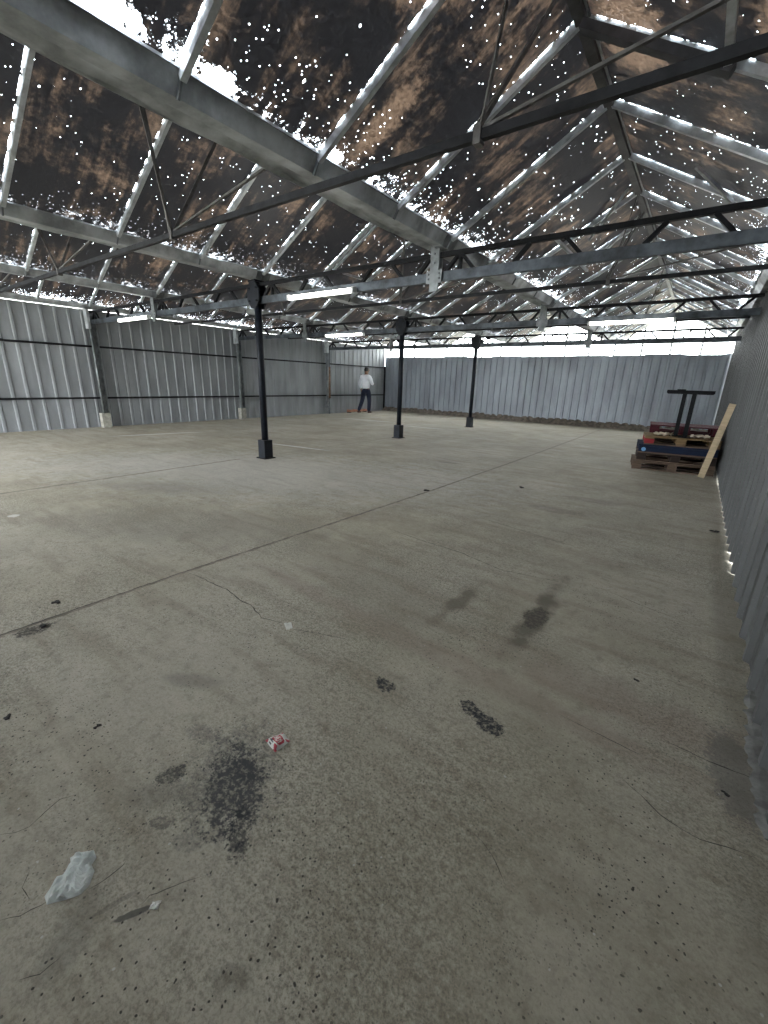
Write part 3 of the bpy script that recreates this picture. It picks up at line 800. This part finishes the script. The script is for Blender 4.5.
# red and white wrapper with its print
c4 = [Vector((-1.097, .783)), Vector((-1.024, .771)), Vector((-1.018, .839)), Vector((-1.073, .851))]
NXW, NYW = 22, 16
art = ["RRR................RRR", ".RRR............RRRRRR", "..RR...........RRRRRR.", "......................", "...RRRRRRRRRRRRRRR....",
       "..RRWRRWWWRWRRWRRRR...", "..RRWRWRWRRRWWRWRRR...", "..RRWWWRWWRRWRWWRRR...", "..RRWRWRWRRRWRRWRRR...", "..RRWRWRWWWRWRRWRRR...", "...RRRRRRRRRRRRRRR....",
       "....DDD...............", "...DDDDDDD...RRRRRR...", "RR............RRRRRR..", "RRRR..DDDD......RRRRRR", "RRRRR.............RRRR"]
bm = bmesh.new(); g = []
for j in range(NYW + 1):
    row = []
    for i in range(NXW + 1):
        s, t_ = i / NXW, j / NYW
        p = c4[0].lerp(c4[1], s).lerp(c4[3].lerp(c4[2], s), t_)
        e = min(s, 1 - s, t_, 1 - t_)
        z = .003 + .008 * min(1, e * 6) + .0022 * math.sin(s * 9 + t_ * 5) + rnd.uniform(-.0006, .0006)
        row.append(bm.verts.new((p.x, p.y, max(.002, z))))
    g.append(row)
for j in range(NYW):
    for i in range(NXW):
        f = bm.faces.new([g[j][i], g[j][i + 1], g[j + 1][i + 1], g[j + 1][i]])
        f.material_index = {'.': 0, 'W': 0, 'R': 1, 'D': 2}[art[NYW - 1 - j][i]]
me = bpy.data.meshes.new('wrapper'); bm.to_mesh(me); bm.free()
o = tag(link('sweet_wrapper', me, [M['paper'], M['print_red'], M['print_dark']]), 'small red and white printed wrapper beside the large black stain', 'wrapper')
md = o.modifiers.new('thick', 'SOLIDIFY'); md.thickness = .0015; md.offset = -1

def scrap(name, quad, h, mat, label, cat):
    bm = bmesh.new(); N = 5; g = []
    Q = [Vector(q) for q in quad]
    for j in range(N + 1):
        g.append([])
        for i in range(N + 1):
            p = Q[0].lerp(Q[1], i / N).lerp(Q[3].lerp(Q[2], i / N), j / N)
            g[-1].append(bm.verts.new((p.x + rnd.uniform(-.0015, .0015), p.y + rnd.uniform(-.0015, .0015), .002 + h * rnd.random() * (1 if 0 < i < N and 0 < j < N else .35))))
    for j in range(N):
        for i in range(N): bm.faces.new([g[j][i], g[j][i + 1], g[j + 1][i + 1], g[j + 1][i]])
    me = bpy.data.meshes.new(name); bm.to_mesh(me); bm.free()
    o = tag(link(name, me, mat), label, cat); md = o.modifiers.new('thick', 'SOLIDIFY'); md.thickness = .0012; md.offset = -1
scrap('paper_scrap', [(-1.668, 1.371), (-1.605, 1.335), (-1.595, 1.37), (-1.645, 1.405)], .012, M['paper'], 'small crumpled white paper scrap on the floor beyond the wrapper', 'paper scrap')
scrap('plastic_chip', [(-.900, .250), (-.882, .266), (-.893, .281), (-.908, .267)], .006, M['paper'], 'small white plastic chip on the floor right of the plastic bag', 'plastic chip')
scrap('paper_scrap', [(-1.104, .132), (-1.096, .137), (-1.099, .143), (-1.106, .139)], .003, M['paper'], 'tiny white paper flake just right of the plastic bag', 'paper scrap')
for (x, y, r, lb) in [(-1.671, .421, .014, 'black crumb of debris on the floor left of the large stain'), (-2.908, .66, .020, 'dark lump left of the long floor joint near the sunlit patch'),
                  (-2.64, 4.571, .032, 'dark clump of dirt on the floor joint in mid floor'), (-1.75, 5.637, .030, 'dark crumpled bit on the open floor beyond the joint clump'),
                  (.36, 5.164, .028, 'small dark stone beside the foot of the right wall'), (-2.006, .223, .014, 'dark sliver of debris at the left edge of the floor'),
                  (.02, 2.099, .014, 'small dark pebble on the floor right of the tyre marks'), (.335, 1.62, .012, 'small black pebble in front of the dusty kerb'), (-2.655, .52, .02, 'dark crust in the broken joint at the left edge')]:
    m = MB()
    for k in range(3): m.lump((x + rnd.uniform(-.9, .9) * r, y + rnd.uniform(-.7, .7) * r, r * .3), r * rnd.uniform(.5, .85), rnd.randrange(999), .40, 2)
    tag(m.build('debris_lump', M['lump']), lb, 'debris', 'dark debris scattered on the floor')

# orange-red frame lying by the far left wall
fr = tag(empty('slatted_frame', (-12.17, 14.62, 0), math.radians(90)), 'low orange-red slatted frame on the floor behind the person at the left wall', 'frame')
for yy in (-.05, .05): MB().box(-.62, .62, yy - .025, yy + .025, .03, .10).build('side_rail', M['orange'], fr, .004)
for xx in (-.55, -.2, .15, .5): MB().box(xx - .04, xx + .04, -.085, .085, .10, .125).build('slat', M['orange'], fr, .003)
for xx in (-.55, .5): MB().box(xx - .05, xx + .05, -.08, .08, 0, .03).build('foot', M['black'], fr, .003)

# ------------------------------------------------------------------ the person
def skin(name, verts, edges, radii, mat, parent, sub=2, rootv=0):
    me = bpy.data.meshes.new(name); me.from_pydata([Vector(v) for v in verts], edges, [])
    o = bpy.data.objects.new(name, me); COL.objects.link(o); o.parent = parent
    me.materials.append(mat)
    md = o.modifiers.new('skin', 'SKIN'); md.use_smooth_shade = True
    sl = me.skin_vertices[0].data
    for i, r in enumerate(radii):
        sl[i].radius = r if isinstance(r, tuple) else (r, r)
        sl[i].use_root = (i == rootv)
    s = o.modifiers.new('sub', 'SUBSURF'); s.levels = sub; s.render_levels = sub
    return o

pr = tag(empty('person', (-11.65, 14.55, 0), math.radians(6)), 'person in a white shirt and dark navy trousers walking with back to the camera', 'person')
pr.scale = (1.06,) * 3
hipL, kneeL, ankL, toeL = (-.10, 0, .90), (-.15, -.02, .50), (-.22, -.19, .10), (-.22, -.04, .035)
hipR, kneeR, ankR, toeR = (.10, 0, .90), (.11, .10, .50), (.11, .07, .08), (.115, .24, .03)
shL, elL, wrL = (-.19, -.01, 1.41), (-.255, -.05, 1.13), (-.26, .06, .90)
shR, elR, wrR = (.19, -.01, 1.41), (.30, -.03, 1.17), (.20, .20, 1.13)
V = [(0, 0, .95), (0, 0, 1.12), (0, .0, 1.32), (0, -.01, 1.44), (0, .015, 1.52), (0, .035, 1.60), (0, .045, 1.68), (0, .04, 1.735),
     hipL, kneeL, ankL, toeL, hipR, kneeR, ankR, toeR, shL, elL, wrL, shR, elR, wrR,
     (0, .135, 1.63), (-.085, .03, 1.635), (.085, .03, 1.635)]
E_ = [(0, 1), (1, 2), (2, 3), (3, 4), (4, 5), (5, 6), (6, 7), (0, 8), (8, 9), (9, 10), (10, 11), (0, 12), (12, 13), (13, 14), (14, 15),
      (3, 16), (16, 17), (17, 18), (3, 19), (19, 20), (20, 21), (5, 22), (5, 23), (5, 24)]
Rr = [(.10, .085), (.12, .09), (.14, .10), .075, .05, .072, .085, .05, .06, .05, .036, .03, .06, .05, .036, .03, .055, .04, .028, .055, .04, .028, .016, .016, .016]
# hands: palm and five fingers each
def hand(w, d, side, up):
    w = Vector(w); d = Vector(d).normalized(); up = Vector(up).normalized(); s = d.cross(up).normalized()
    base = len(V)
    palm = w + d * .06
    V.append(tuple(palm)); Rr.append((.026, .018))
    idx = base
    E_.append(({-1: 18, 1: 21}[side], idx))
    for k, (off, L) in enumerate(((-.027, .062), (-.009, .074), (.009, .070), (.026, .056))):
        p1 = palm + s * off + d * .03; p2 = p1 + d * L * .55 - up * .008; p3 = p2 + d * L * .4 - up * .022
        n0 = len(V)
        V.extend([tuple(p1), tuple(p2), tuple(p3)]); Rr.extend([.0095, .0085, .007])
        E_.extend([(idx, n0), (n0, n0 + 1), (n0 + 1, n0 + 2)])
    q = palm - d * .02 + s * .035 * side; q2 = q + d * .035 + s * .015 * side
    n0 = len(V); V.extend([tuple(q), tuple(q2)]); Rr.extend([.012, .009]); E_.extend([(idx, n0), (n0, n0 + 1)])
hand(wrL, (0, .10, -.25), -1, (-1, 0, 0))
hand(wrR, (-.25, .6, .05), 1, (0, 0, 1))
skin('body', V, E_, Rr, M['skin'], pr)
# shirt
SV = [(0, 0, .90), (0, -.005, 1.12), (0, -.005, 1.30), (0, -.01, 1.42), (0, .005, 1.485), shL, elL, (wrL[0], wrL[1] - .02, wrL[2] + .05), shR, elR, (wrR[0] + .03, wrR[1] - .06, wrR[2])]
skin('shirt', SV, [(0, 1), (1, 2), (2, 3), (3, 4), (3, 5), (5, 6), (6, 7), (3, 8), (8, 9), (9, 10)],
     [(.185, .135), (.18, .135), (.19, .14), (.13, .11), (.062, .062), .085, .066, .052, .085, .068, .054], M['shirt'], pr)
# trousers
skin('trousers', [(0, 0, 1.06), (0, 0, .93), hipL, kneeL, (ankL[0], ankL[1], ankL[2] - .03), hipR, kneeR, (ankR[0], ankR[1], ankR[2] - .02)],
     [(0, 1), (1, 2), (2, 3), (3, 4), (1, 5), (5, 6), (6, 7)], [(.17, .125), (.17, .135), .118, .088, .074, .118, .088, .074], M['trousers'], pr)
for nm, an, to in (('shoe', ankL, toeL), ('shoe', ankR, toeR)):
    ax, ay, az = an
    b0 = (ax, ay - .06, .045); b1 = (ax, ay + .04, .05); b2 = (to[0], to[1] + .02, .034)
    skin(nm, [b0, b1, b2, (ax, ay - .01, .10)], [(0, 1), (1, 2), (1, 3)], [(.045, .042), (.048, .045), (.036, .032), (.045, .045)], M['shoe'], pr)
skin('hair', [(0, -.015, 1.60), (0, .0, 1.68), (0, .03, 1.735), (0, .085, 1.745)], [(0, 1), (1, 2), (2, 3)], [(.082, .055), (.098, .088), (.088, .062), (.06, .03)], M['hair'], pr)

# ------------------------------------------------------------------ light
w = bpy.data.worlds.new('World'); SC.world = w; w.use_nodes = True
nt = w.node_tree; bg = nt.nodes['Background']
bg.inputs[0].default_value = (.92, .965, 1.0, 1); bg.inputs[1].default_value = 7.0
# ------------------------------------------------------------------ camera
f, pi_, ya, ro, H = 418.966, math.radians(-17.326), math.radians(35.812), math.radians(1.79), 1.339
fw = Vector((-math.sin(ya) * math.cos(pi_), math.cos(ya) * math.cos(pi_), math.sin(pi_)))
rt = Vector((math.cos(ya), math.sin(ya), 0)); up = rt.cross(fw)
r2 = rt * math.cos(ro) + up * math.sin(ro); u2 = -rt * math.sin(ro) + up * math.cos(ro)
cd = bpy.data.cameras.new('Camera'); cd.sensor_fit = 'HORIZONTAL'; cd.sensor_width = 36; cd.lens = f * 36 / 768; cd.clip_start = .02; cd.clip_end = 300
co = bpy.data.objects.new('Camera', cd); COL.objects.link(co)
co.matrix_world = Matrix(((r2.x, u2.x, -fw.x, 0), (r2.y, u2.y, -fw.y, 0), (r2.z, u2.z, -fw.z, H), (0, 0, 0, 1)))
SC.camera = co
vs = SC.view_settings
vs.view_transform = 'Standard'; vs.look = 'None'; vs.exposure = 1.30; vs.gamma = 1.0; vs.use_curve_mapping = False
SC.cycles.max_bounces = 10; SC.cycles.diffuse_bounces = 5; SC.cycles.transparent_max_bounces = 16
SC.cycles.use_denoising = True
